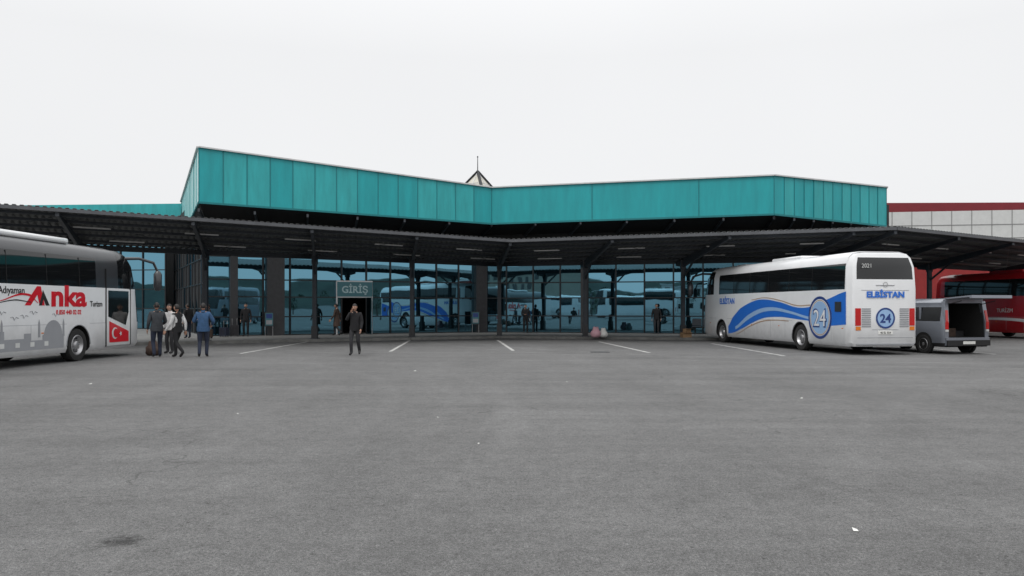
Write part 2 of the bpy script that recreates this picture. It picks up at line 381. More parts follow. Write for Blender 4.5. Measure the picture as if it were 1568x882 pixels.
gl=MB(); mu=MB(); stn=MB()
def facade(p,q,mod,z0,z1,rows,skip=(),pillars=()):
    L=(q-p).length; d=(q-p).normalized(); out=Vector((d.y,-d.x,0)); n=round(L/mod)
    for k in range(n):
        s0=L*k/n; s1=L*(k+1)/n
        for r in range(len(rows)-1):
            if (k,r) in skip: continue
            a=p+d*s0;c=p+d*s1
            ta=random.uniform(-.008,.008); tb=random.uniform(-.005,.005)
            gl.poly([(a.x+out.x*ta,a.y+out.y*ta,rows[r]),(c.x-out.x*ta,c.y-out.y*ta,rows[r]),(c.x-out.x*(ta-tb),c.y-out.y*(ta-tb),rows[r+1]),(a.x+out.x*(ta+tb),a.y+out.y*(ta+tb),rows[r+1])],M['fglass'])
    for k in range(n+1):
        a=p+d*(L*k/n)+out*.03; mu.beam(a+Vector((0,0,z0)),a+Vector((0,0,z1)),.08,.1,M['mull'])
    for z in rows:
        for k in range(n):
            if (k,0) in skip and z<2: continue
            mu.beam(p+d*(L*k/n)+out*.025+Vector((0,0,z)),p+d*(L*(k+1)/n)+out*.025+Vector((0,0,z)),.07,.065,M['mull'])
    for (s,w) in pillars:
        a=p+d*(s-w/2)+out*.12; c=p+d*(s+w/2)+out*.12
        stn.beam(a+Vector((0,0,(z0+z1)/2)),c+Vector((0,0,(z0+z1)/2)),.5,z1-z0,M['stone'])
rows=[.14,1.15,2.25,3.2,4.45]
LL=(C-FL).length; modL=LL/11
facade(FL,C,modL,.12,4.5,rows,skip={(5,0),(5,1)},pillars=[(3.55,.95),(1.35,.4),(LL-.05,.75)])
facade(C,FR,1.7,.12,4.5,rows,pillars=[(6.6,.35)])
facade(FR,FE,1.6,.12,4.5,rows)
WL0=Vector((-50,62,0)); WL1=Vector((-25,57.5,0))
facade(WL0,WL1,1.8,.12,8.2,[.14,1.6,3,4.4,5.8,7.2,8.2],pillars=[(18,.6)])
facade(SL,FL,1.7,.12,6.2,[.14,1.6,3,4.4,6.2])
gl.build('facade_glazing',T,smooth=False,recalc=False); mu.build('mullions',T,smooth=False); stn.build('stone_pillars',T,smooth=False)
ww=MB()
ww.box(-50,-24.6,62.3,75,.12,9.2,M['dark']); ww.build('west_wing_block',T,smooth=False)
ws=MB(); wallq(ws,Vector((-50.1,60.8,0)),Vector((-24.2,58.4,0)),8.2,9.35,M['teal2'],8.2,9.3); ws.build('west_wing_fascia',T,smooth=False,recalc=False)
d=(C-FL).normalized(); out=Vector((d.y,-d.x,0)); s0=modL*5; s1=modL*6
dm=MB()
def fpt(s,o,z): p=FL+d*s+out*o; return Vector((p.x,p.y,z))
dm.beam(fpt(s0-.3,.14,2.72),fpt(s1+.3,.14,2.72),.08,.85,M['sign'])
dm.beam(fpt(s0-.33,.1,3.18),fpt(s1+.33,.1,3.18),.14,.08,M['coping'])
dm.beam(fpt(s0-.33,.1,2.27),fpt(s1+.33,.1,2.27),.14,.06,M['coping'])
for s in(s0-.3,s1+.3): dm.beam(fpt(s,.1,.12),fpt(s,.1,3.15),.08,.1,M['coping'])
dm.beam(fpt(s1+.0,.12,1.2),fpt(s1+.02,.95,1.2),.04,2.1,M['fglass'])
dm.build('entrance_frame',T,smooth=False)
text('GİRİŞ',.55,basis(d,(0,0,1),fpt((s0+s1)/2,.2,2.52)),M['signt'],T,'entrance_lettering',bold=.012)
py=MB(); cx,cy=-2.8,65; zb,za,hw=9.2,12.75,3.3
cs=[(cx-hw,cy-1.0),(cx+.9,cy-hw-1),(cx+hw,cy+1.0),(cx-.9,cy+hw+1)]
for i in range(4):
    a=cs[i];c=cs[(i+1)%4]; py.poly([(a[0],a[1],zb),(c[0],c[1],zb),(cx,cy,za)],M['pyrw'])
for a in cs: py.beam((a[0],a[1],zb),(cx,cy,za+.03),.2,.2,M['mull'])
for i in range(4):
    a=Vector(cs[i]+(zb,));c=Vector(cs[(i+1)%4]+(zb,)); ap=Vector((cx,cy,za))
    for t in(.3,.5,.7): py.beam(a.lerp(ap,t),c.lerp(ap,t),.07,.07,M['coping'])
    py.beam((a+c)/2,ap,.07,.07,M['coping'])
py.box(cx-3.4,cx+3.4,cy-4.3,cy+4.3,8.1,9.2,M['dark'])
py.tube([(cx,cy,za),(cx,cy,za+1.25)],[.04,.025],M['mull'])
py.tube([(cx,cy,za+1.15),(cx,cy,za+1.22),(cx,cy,za+1.3)],[.02,.07,.02],M['mull'])
py.build('pyramid_skylight',T,smooth=False)

H=empty('white_panel_hall')
wb=MB(); p=Vector((27.6,61,0)); q=Vector((70,57,0)); L=(q-p).length; dd=(q-p).normalized(); oo=Vector((dd.y,-dd.x,0))
wallq(wb,p,q,.12,4.9,M['redwall']); wallq(wb,p,q,4.9,8.95,M['whitew'],4.9,9.3)
wallq(wb,p+Vector((0,.5,0)),q+Vector((0,.5,0)),8.0,9.75,M['redroof'],8.6,9.4)
wb.poly([(27.6,61.5,9.75),(70,57.5,9.4),(70,90,10.2),(27.6,90,10.2)],M['redroof'])
wallq(wb,Vector((27.6,90,0)),p,.12,9.75,M['redwall'])
wb.build('walls',H,smooth=False,recalc=False)
jt=MB(); k=0.
while k<L:
    a=p+dd*k+oo*.01; jt.beam(a+Vector((0,0,4.9)),a+Vector((0,0,8.95+.35*k/L)),.05,.03,M['grout']); k+=1.45
for z in(5.9,6.9,7.9): jt.beam(p+oo*.012+Vector((0,0,z)),q+oo*.012+Vector((0,0,z+.35*(z-4.9)/4)),.03,.05,M['grout'])
jt.build('panel_joints',H,smooth=False)
# ------------------------------------------------------------------ coach builder
def wheel(b,x,y,r=.5,side=1,w=.3):
    s=side; R=M['rubber'];K=M['rim'];D=M['black']
    b.lathe_x((x,y,r),[(-s*w,r*.6,R),(-s*w,r*.95,R),(-s*(w-.04),r,R),(-s*.04,r,R),(0,r*.95,R),(s*.012,r*.8,R),(-s*.01,r*.62,R),(-s*.01,r*.6,K),(-s*.0,r*.57,K),(-s*.05,r*.52,K),(-s*.12,r*.42,K),(-s*.1,r*.3,D),(-s*.03,r*.24,K),(-s*.01,r*.17,K),(-s*.0,r*.05,K),(0,.001,K)])
    for k in range(10):
        t=2*math.pi*k/10; c=Vector((x-s*.1,y+math.cos(t)*r*.34,r+math.sin(t)*r*.34))
        b.tube([c,c+Vector((s*.05,0,0))],.022,K,6)
    for k in range(8):
        t=2*math.pi*(k+.5)/8; c=Vector((x-s*.095,y+math.cos(t)*r*.46,r+math.sin(t)*r*.46))
        b.tube([c,c+Vector((s*.012,0,0))],.035,D,8)

def loft(ys,rows,fn,mf,capm):
    b=MB(); n=len(rows); vs=[]
    for j in range(len(ys)):
        pr=[fn(j,i) for i in range(n)]
        vs+=[Vector(p) for p in pr]+[Vector((-p[0],p[1],p[2])) for p in reversed(pr)]
    N2=2*n; fs=[];ms=[]
    for j in range(len(ys)-1):
        for k in range(N2):
            k2=(k+1)%N2; fs.append((j*N2+k,j*N2+k2,(j+1)*N2+k2,(j+1)*N2+k))
            i=k if k<n-1 else (N2-2-k if n<=k<N2-1 else (n-1 if k==n-1 else -1))
            ms.append(mf(j,i,1 if k<n else -1))
    for e,j in((0,0),(1,len(ys)-1)):
        for i in range(n-1):
            fs.append((j*N2+i,j*N2+i+1,j*N2+N2-2-i,j*N2+N2-1-i)); ms.append(capm(e,i))
    b.add(vs,fs,ms); return b

def cut(ob,cutters):
    for k in cutters:
        k_b=k.build('cutter',ob.parent,smooth=False)
        md=ob.modifiers.new('b','BOOLEAN'); md.operation='DIFFERENCE'; md.solver='EXACT'; md.object=k_b
        try: md.material_mode='TRANSFER'
        except: pass
        dg=bpy.context.evaluated_depsgraph_get(); nm=bpy.data.meshes.new_from_object(ob.evaluated_get(dg))
        ob.modifiers.clear(); ob.data=nm; bpy.data.objects.remove(k_b)
    ob.data.set_sharp_from_angle(angle=math.radians(32))

def coach(loc,rz,L=12.6,W=2.55,H=3.72,body='white',upper=None,roof=None,axles=(3.3,10.2),winy=(.9,None),ac=True,mirrors=True,name='coach_bus',fi=(.02,.08,.22,.42)):
    E=empty(name,(loc[0],loc[1],0),rz); w=W/2; upper=upper or body; roof=roof or body
    rows=[(-.07,.30),(0,.42),(0,1.15),(0,2.28),(-.012,2.62),(-.03,3.05),(-.06,H-.42),(-.12,H-.22),(-.26,H-.08),(-.55,H)]
    wy1=winy[1] or L-2.1
    ys=[0,.06,.25,.6,winy[0],2.5,4.2,5.9,7.6,9.2,wy1,L-1.6,L-.7,L-.3,L-.08,L]
    ys=[0,.06,.25,max(.3,min(.6,winy[0]-.05))]+ys[4:]
    inset=[.22,.10,.03,0]+[0]*8+list(fi)
    wr=[1,.9,.7,.2]+[0]*12; wf=[0]*12+[.6,.85,.96,1]
    rr=[.04,0,0,0,.02,.05,.08,.12,.16,.2]; rf=[.1,.03,0,.16,.27,.4,.52,.7,.9,1.15]
    def fn(j,i):
        dx,z=rows[i]; x=w+dx-inset[j]; 
        if i==9: z-= .05*(wf[j]+wr[j])
        return (max(x,.1), ys[j]+rr[i]*wr[j]-rf[i]*wf[j], z)
    B=M[body];U=M[upper];R=M[roof];G=M['bglass']
    def mf(j,i,s):
        if i==-1: return M['arch']
        if i>=7: return R
        if 3<=i<=5 and winy[0]<=ys[j]<wy1-.01: return G
        if 3<=i<=6 and ys[j]>=L-1.6-.01: return G
        if i==2 and ys[j]>=L-.31: return G
        if i==6: return U
        if 3<=i<=5: return U
        return B
    def capm(e,i):
        if e==0: return G if 4<=i<=6 else (U if i>3 else B)
        return G if 2<=i<=6 else (R if i>6 else B)
    b=loft(ys,rows,fn,mf,capm); ob=b.build('body',E,smooth=True,angle=32)
    cs=[]
    for y in axles:
        for s in(1,-1):
            c=MB(); x0=s*(w-.5); x1=s*(w+.2); seg=28; vs=[];r=.6
            for x in(x0,x1):
                for k in range(seg):
                    t=2*math.pi*k/seg; vs.append((x,y+r*math.cos(t),.5+r*math.sin(t)))
            fs=[tuple(range(seg)),tuple(range(seg,2*seg))]+[(k,(k+1)%seg,seg+(k+1)%seg,seg+k) for k in range(seg)]
            c.add(vs,fs,M['arch']); cs.append(c)
    cut(ob,cs)
    wb=MB()
    for y in axles:
        for s in(1,-1): wheel(wb,s*(w-.03),y,side=s)
    wb.build('wheels',E)
    dt=MB()
    for s in(1,-1):
        for y in (2.5,4.2,5.9,7.6,9.2):
            if winy[0]<y<wy1: dt.beam((s*(w-.002),y,2.3),(s*(w-.05),y,H-.45),.035,.012,M['black'])
        for y in [a for a in(1.2,4.5,5.7,6.9,8.1,9.2) if all(abs(a-q)>.7 for q in axles)]:
            dt.box(s*w-.002,s*w+.002,y-.006,y+.006,.45,1.14,M['grey'])
        sp=[.4]+sum([[q-.6,q+.6] for q in axles],[])+[L-1.1]
        for a0,a1 in zip(sp[::2],sp[1::2]): dt.box(s*w-.002,s*w+.0025,a0,a1,1.145,1.155,M['grey'])
        for y in(.5,2.2,5.0,7.4,L-1.2): dt.box(s*w-.002,s*w+.008,y-.05,y+.05,.9,.93,M['amber'])
        for y in axles:
            pts=[(s*(w+.003),y+.615*math.cos(t),.5+.615*math.sin(t)) for t in [math.pi*k/16 for k in range(17)]]
            dt.tube(pts,.016,M['grey'],6)
    for s in(1,-1):
        dt.box(s*1.02-.1,s*1.02+.1,-.012,.05,1.02,1.62,M['tail']); 
        dt.box(s*1.02-.09,s*1.02+.09,-.016,.0,.86,.99,M['amber'])
        for k in range(9): dt.box(s*.72-.17,s*.72+.17,-.02,.01,.98+k*.075,1.02+k*.075,M['grey'])
    dt.box(-1.08,1.08,-.03,.03,.36,.40,M['grey']); dt.box(-1.05,1.05,-.008,.03,.6,.615,M['grey'])
    dt.box(-.27,.27,-.022,.01,.72,.84,M['paper']); dt.box(-.9,.9,-.012,.02,2.24,2.25,M['grey'])
    dt.box(-.5,.5,-.012,.02,.88,.89,M['grey'])
    for s in(1,-1):
        dt.box(s*.85-.16,s*.85+.16,L-.2,L-.05,.62,.85,M['rim'])
    if ac: 
        a=MB(); a.box(-.8,.8,L*.32,L*.32+2.4,H-.03,H+.1,R); a.box(-.5,.5,L-3.3,L-2.4,H-.04,H+.07,R); a.build('roof_units',E,bevel=.05)
    if mirrors:
        for s in(1,-1):
            pts=[(s*(w-.2),L-.9,H-.3),(s*(w+.1),L-.45,H-.27),(s*(w+.42),L-.05,H-.4),(s*(w+.5),L+.1,H-.72)]
            dt.tube(pts,[.055,.05,.05,.045],M['dgrey'],8)
            dt.tube([(s*(w+.5),L+.1,H-.68),(s*(w+.5),L+.1,H-.8),(s*(w+.5),L+.1,H-1.25),(s*(w+.5),L+.1,H-1.38)],[.07,.14,.14,.08],M['dgrey'],10)
    dt.build('trim',E)
    ob2=MB()
    ob2.box(-.7,.7,.5,L-.6,.32,.36,M['arch']); ob2.build('chassis',E)
    E['w']=w; return E
def sidepoly(b,E,side,pts,m,off=.004):
    w=E['w']; x=side*(w+off); b.poly([(x,y,z) for y,z in pts],m)
def ribbon(b,E,side,st,m,off=.004,sub=8):
    def cr(p0,p1,p2,p3,t): return .5*((2*p1)+(-p0+p2)*t+(2*p0-5*p1+4*p2-p3)*t*t+(-p0+3*p1-3*p2+p3)*t**3)
    P=[]
    for i in range(len(st)-1):
        a=st[max(i-1,0)];b0=st[i];c=st[i+1];d_=st[min(i+2,len(st)-1)]
        for k in range(sub):
            t=k/sub; P.append((b0[0]+(c[0]-b0[0])*t,cr(a[1],b0[1],c[1],d_[1],t),cr(a[2],b0[2],c[2],d_[2],t)))
    P.append(st[-1]); x=side*(E['w']+off)
    for i in range(len(P)-1):
        a=P[i];c=P[i+1]; b.poly([(x,a[0],a[2]),(x,c[0],c[2]),(x,c[0],c[1]),(x,a[0],a[1])],m)
def disc(b,mtx,r0,r1,m,seg=40):
    vs=[];fs=[]
    for k in range(seg):
        t=2*math.pi*k/seg; vs+= [mtx@Vector((r0*math.cos(t),r0*math.sin(t),0)),mtx@Vector((r1*math.cos(t),r1*math.sin(t),0))]
    for k in range(seg):
        j=(k+1)%seg; fs.append((2*k,2*k+1,2*j+1,2*j))
    b.add(vs,fs,m)

# --- right coach (white with blue sweep)
rz=math.radians(9.3); E=coach((12.89,27.51),rz,L=13.0,W=2.6,H=3.6,axles=(3.35,10.5),winy=(.35,10.8)); w=E['w']
lv=MB()
ribbon(lv,E,-1,[(.28,2.2,1.05),(1.4,1.95,1.0),(2.6,1.68,1.14),(3.6,1.66,1.2),(4.85,1.86,1.27),(6.2,1.99,1.22),(7.2,1.93,1.02),(8.5,1.62,.68),(9.3,1.2,.5),(9.75,.8,.46)],M['blue'])
ribbon(lv,E,-1,[(2.6,1.3,1.2),(4.0,1.5,1.4),(5.4,1.66,1.52),(6.6,1.6,1.42),(7.8,1.3,1.1),(9.0,.8,.66)],M['lblue'],.008)
ribbon(lv,E,-1,[(4.2,1.13,1.1),(5.2,1.16,1.12),(6.4,1.1,1.05),(7.6,.85,.8),(8.9,.46,.44)],M['tan'],.006)
ribbon(lv,E,-1,[(2.6,1.76,1.72),(3.6,1.75,1.71),(4.85,1.95,1.91),(6.2,2.08,2.05),(7.4,2.0,1.97)],M['tan'],.006)
mt=basis((0,-1,0),(0,0,1),(-w-.011,1.93,1.28)); disc(lv,mt,0,.78,M['white']); 
mt=basis((0,-1,0),(0,0,1),(-w-.014,1.93,1.28)); disc(lv,mt,.68,.78,M['dblue']); disc(lv,mt,.0,.6,M['lblue']); disc(lv,mt,.62,.65,M['tan'])
mb=basis((1,0,0),(0,0,1),(0,-.018,1.28)); disc(lv,mb,0,.36,M['lblue']); 
mb=basis((1,0,0),(0,0,1),(0,-.022,1.28)); disc(lv,mb,.3,.36,M['dblue'])
sidepoly(lv,E,-1,[(.55,1.5),(.95,1.5),(.95,1.85),(.55,1.85)],M['dgrey'],.016)
lv.build('livery',E,smooth=False,recalc=False)
text('24',.95,basis((0,-1,0),(0,0,1),(-w-.018,1.93,.94)),M['dblue'],E,bold=.02)
text('24',.86,basis((0,-1,0),(0,0,1),(-w-.024,1.93,.97)),M['white'],E,bold=.0)
text('24',.42,basis((1,0,0),(0,0,1),(0,-.026,1.13)),M['dblue'],E,bold=.01)
text('ELBİSTAN',.36,basis((0,-1,0),(0,0,1),(-w-.005,9.9,1.83)),M['blue'],E,bold=.012)
text('ELBİSTAN',.28,basis((1,0,0),(0,0,1),(0,-.03,2.0)),M['blue'],E,bold=.012,sx=1.15)
text('46 EL 024',.1,basis((1,0,0),(0,0,1),(0,-.026,.745)),M['black'],E)
text('2021',.2,basis((1,0,0),(0,-.02,1),(-.7,-.015,3.02)),M['whitew'],E)
rg=MB(); rg.tube([(-.35,-.01,2.42),(.35,-.01,2.42)],.012,M['rim'],6)
disc(rg,basis((1,0,0),(0,0,1),(0,-.02,2.44)),.07,.09,M['rim']); rg.build('rear_badge',E)

# --- left coach (white lower, dark upper)
E=coach((-14.92,15.26),math.radians(-2.5),L=13.0,H=3.62,upper='dgrey',roof='dgrey',axles=(3.2,9.15),winy=(.6,10.1),ac=False,fi=(.01,.05,.14,.3)); w=E['w']
a=MB(); a.box(-.95,.95,5.2,9.2,3.58,3.76,M['white']); a.build('roof_unit',E,bevel=.07)
lv=MB(); x=w+.004
for (y0,y1,z) in [(3.9,4.4,.9),(4.4,4.7,.75),(4.7,5.1,.95),(5.1,5.6,.8),(5.6,5.8,1.0),(5.8,6.6,.78),(6.6,6.9,.92),(6.9,7.4,.72),(7.4,8.4,.86)]:
    sidepoly(lv,E,1,[(y0,.46),(y1,.46),(y1,z),(y0,z)],M['grey'])
dome=[(7.45,.86)]+[(7.9-.42*math.cos(t),.86+.42*math.sin(t)) for t in [math.pi*k/12 for k in range(1,12)]]+[(8.32,.86)]
sidepoly(lv,E,1,dome,M['grey'],.005)
for y in(7.25,8.38,5.7): sidepoly(lv,E,1,[(y-.05,.8),(y+.05,.8),(y+.04,1.2),(y,1.32),(y-.04,1.2)],M['grey'],.006)
for y,z in((6.6,1.35),(7.0,1.45),(6.2,1.3),(8.0,1.38),(5.7,1.45)):
    lv.tube([(x,y-.16,z+.07),(x,y-.06,z+.09),(x,y,z),(x,y+.07,z+.08),(x,y+.17,z+.05)],.011,M['grey'],4)
for k in range(5): sidepoly(lv,E,1,[(5.0+k*.62,.55),(5.18+k*.62,.55),(5.18+k*.62,.68),(5.0+k*.62,.68)],M['whitew'],.008)
sidepoly(lv,E,1,[(6.62,1.7),(7.15,2.24),(7.32,2.24),(7.5,1.7),(7.27,1.7),(7.17,2.0),(6.88,1.7)],M['red'],.006)
sidepoly(lv,E,1,[(7.24,1.7),(7.42,2.14),(7.72,1.7),(7.55,1.7),(7.44,1.88),(7.37,1.7)],M['black'],.007)
ribbon(lv,E,1,[(5.6,1.82,1.8),(6.4,2.02,1.97),(6.9,2.0,1.94),(7.2,1.78,1.76)],M['red'],.009)
ribbon(lv,E,1,[(5.2,1.72,1.71),(6.2,1.86,1.83),(6.9,1.8,1.78)],M['black'],.009)
D0,D1=10.65,12.15
sidepoly(lv,E,1,[(D0,.4),(D1,.4),(D1,2.26),(D0,2.26)],M['white'],.012)
for (y0,y1) in((D0-.02,D0+.02),(D1-.02,D1+.02)): lv.box(w-.01,w+.02,y0,y1,.38,2.9,M['black'])
sidepoly(lv,E,1,[(D0+.12,1.35),(D1-.3,1.05),(D1-.12,1.5),(D1-.12,2.2),(D0+.12,2.2)],M['bglass'],.018)
sidepoly(lv,E,1,[(D0+.18,.5),(D1-.12,.5),(D1-.12,.85),(D0+.18,1.2)],M['red'],.018)
lv.build('livery',E,smooth=False,recalc=False)
fl=MB()
disc(fl,basis((0,1,0),(0,0,1),(w+.021,D0+.52,.8)),0,.19,M['white']); disc(fl,basis((0,1,0),(0,0,1),(w+.024,D0+.57,.8)),0,.15,M['red'])
pts=[]
for k in range(10):
    r=.1 if k%2==0 else .04; t=math.pi*k/5+math.pi; pts.append((w+.027,D0+.86+r*math.cos(t),.78+r*math.sin(t)))
fl.poly(pts,M['white']); fl.build('flag_panel',E,smooth=False,recalc=False)
text('nka',.84,basis((0,1,0),(0,0,1),(w+.005,8.66,1.7)),M['red'],E,bold=.03,sx=1.5)
text('Turizm',.24,basis((0,1,0),(0,0,1),(w+.005,10.1,1.68)),M['black'],E,bold=.004)
text('Adıyaman',.27,basis((0,1,0),(0,0,1),(w+.005,6.1,2.02)),M['black'],E,bold=.003)
text('0 850 440 02 02',.19,basis((0,1,0),(0,0,1),(w+.005,8.65,1.44)),M['red'],E,bold=.004)

# --- red coach far right
E=coach((27.1,49.0),math.radians(180+9.5),L=12.2,H=3.62,body='bred',upper='bred',axles=(3.2,9.4)); w=E['w']
lv=MB()
ribbon(lv,E,1,[(1.0,1.0,.96),(2.5,1.06,.98)],M['white'])
ribbon(lv,E,1,[(3.85,1.1,.98),(6,1.1,.95),(8.7,.95,.76)],M['white'])
lv.build('livery',E,smooth=False,recalc=False)
text('GÖL',1.0,basis((0,1,0),(0,0,1),(w+.005,8.0,1.35)),M['whitew'],E,bold=.03,shear=.3)
text('TURİZM',.3,basis((0,1,0),(0,0,1),(w+.005,5.6,1.4)),M['whitew'],E)

# --- coaches parked behind the viewer (mirrored in the glass)
for (x,y,a,bd) in [(-6,-10,82,'white'),(-21,-11,84,'white'),(22,-8,60,'silver'),(38,3,35,'white')]:
    coach((x,y),math.radians(a),body=bd,name='coach_bus')

# --- van
def van(loc,rz):
    E=empty('cargo_van',(loc[0],loc[1],0),rz); w=.98; L=5.0
    rows=[(-.06,.26),(0,.4),(0,.98),(-.015,1.16),(-.09,1.66),(-.15,1.82),(-.3,1.93),(-.5,1.97)]
    ys=[0,.05,.2,.9,2.3,3.3,3.9,4.25,4.8,5.0]
    ins=[.05,.02,0,0,0,0,.01,.03,.12,.25]; cap=[9,9,9,9,9,9,1.55,1.2,1.0,.75]
    def fn(j,i):
        dx,z=rows[i]; zz=min(z,cap[j]+.008*i)
        if z>cap[j]: dx=max(dx,-.25)
        return (w+dx-ins[j], ys[j]+(.12*max(0,(z-1.1)) if j<2 else 0), zz)
    G=M['bglass'];S=M['silver']
    def mf(j,i,s):
        if i==-1: return M['arch']
        if i==0 : return M['black']
        if i==3 and 2<=j<=5: return G
        if i>=4 and 5<=j<=6: return G
        return S
    b=loft(ys,rows,fn,mf,lambda e,i:(None if e==0 else (M['black'] if i==0 else S))); b.build('body',E,angle=30)
    c=MB(); I=M['interior']
    c.poly([(-.78,.03,.6),(.78,.03,.6),(.78,2.4,.6),(-.78,2.4,.6)],I); c.poly([(-.74,.1,1.78),(.74,.1,1.78),(.74,2.4,1.78),(-.74,2.4,1.78)],I)
    for s in(1,-1): c.poly([(s*.78,.03,.6),(s*.78,2.4,.6),(s*.74,2.4,1.78),(s*.74,.1,1.78)],I)
    c.poly([(-.78,2.4,.6),(.78,2.4,.6),(.74,2.4,1.78),(-.74,2.4,1.78)],I)
    c.build('cargo_bay',E,smooth=False,recalc=False)
    wb=MB()
    for y in(.95,4.0):
        for s in(1,-1):
            wheel(wb,s*(w+.015),y,r=.34,side=s,w=.2)
            wb.tube([(s*(w-.1),y,.36),(s*(w+.006),y,.36)],.41,M['arch'],28)
    wb.build('wheels',E)
    d=MB()
    for s in(1,-1):
        d.box(s*.86-.08,s*.86+.08,.0,.12,.58,1.1,S); d.beam((s*.86,.06,1.1),(s*.8,.16,1.86),.16,.14,S)
        d.box(s*.87-.06,s*.87+.06,-.03,.02,.88,1.15,M['tail']); d.beam((s*.87,-.005,1.15),(s*.83,.06,1.55),.1,.05,M['tail']); d.box(s*.87-.06,s*.87+.06,-.032,.02,.8,.87,M['whitew'])
        d.box(s*w-.003,s*w+.004,1.45,3.2,.78,.84,M['black'])
        for y in(1.15,2.3): d.box(s*(w-.045)-.02,s*(w-.045)+.02,y-.04,y+.04,1.17,1.66,S)
        d.tube([(s*.72,.15,1.75),(s*.72,-.5,1.88)],.015,M['black'],6)
    d.box(-.8,.8,.1,.24,1.8,1.93,S); d.box(-.92,.92,-.06,.1,.32,.59,S); d.box(-.92,.92,-.1,-.05,.3,.5,M['black'])
    d.box(-.26,.26,-.108,-.1,.36,.46,M['paper'])
    Tm=Matrix.Translation((0,.14,1.95))@Matrix.Rotation(math.radians(-4),4,'X')
    d.box(-.84,.84,-1.1,0,-.02,.03,S,Tm); d.box(-.7,.7,-.6,-.08,-.03,-.021,G,Tm); d.box(-.84,.84,-1.2,-1.1,-.07,.03,S,Tm)
    d.box(-.5,.1,.6,1.2,.602,.9,M['c_brown']); d.box(.2,.65,.8,1.3,.602,.8,M['c_dkgrey'])
    d.build('fittings',E,bevel=.01)
    return E
vr=math.radians(15); van((15.08+.98*math.cos(vr),27.8+.98*math.sin(vr)),vr)

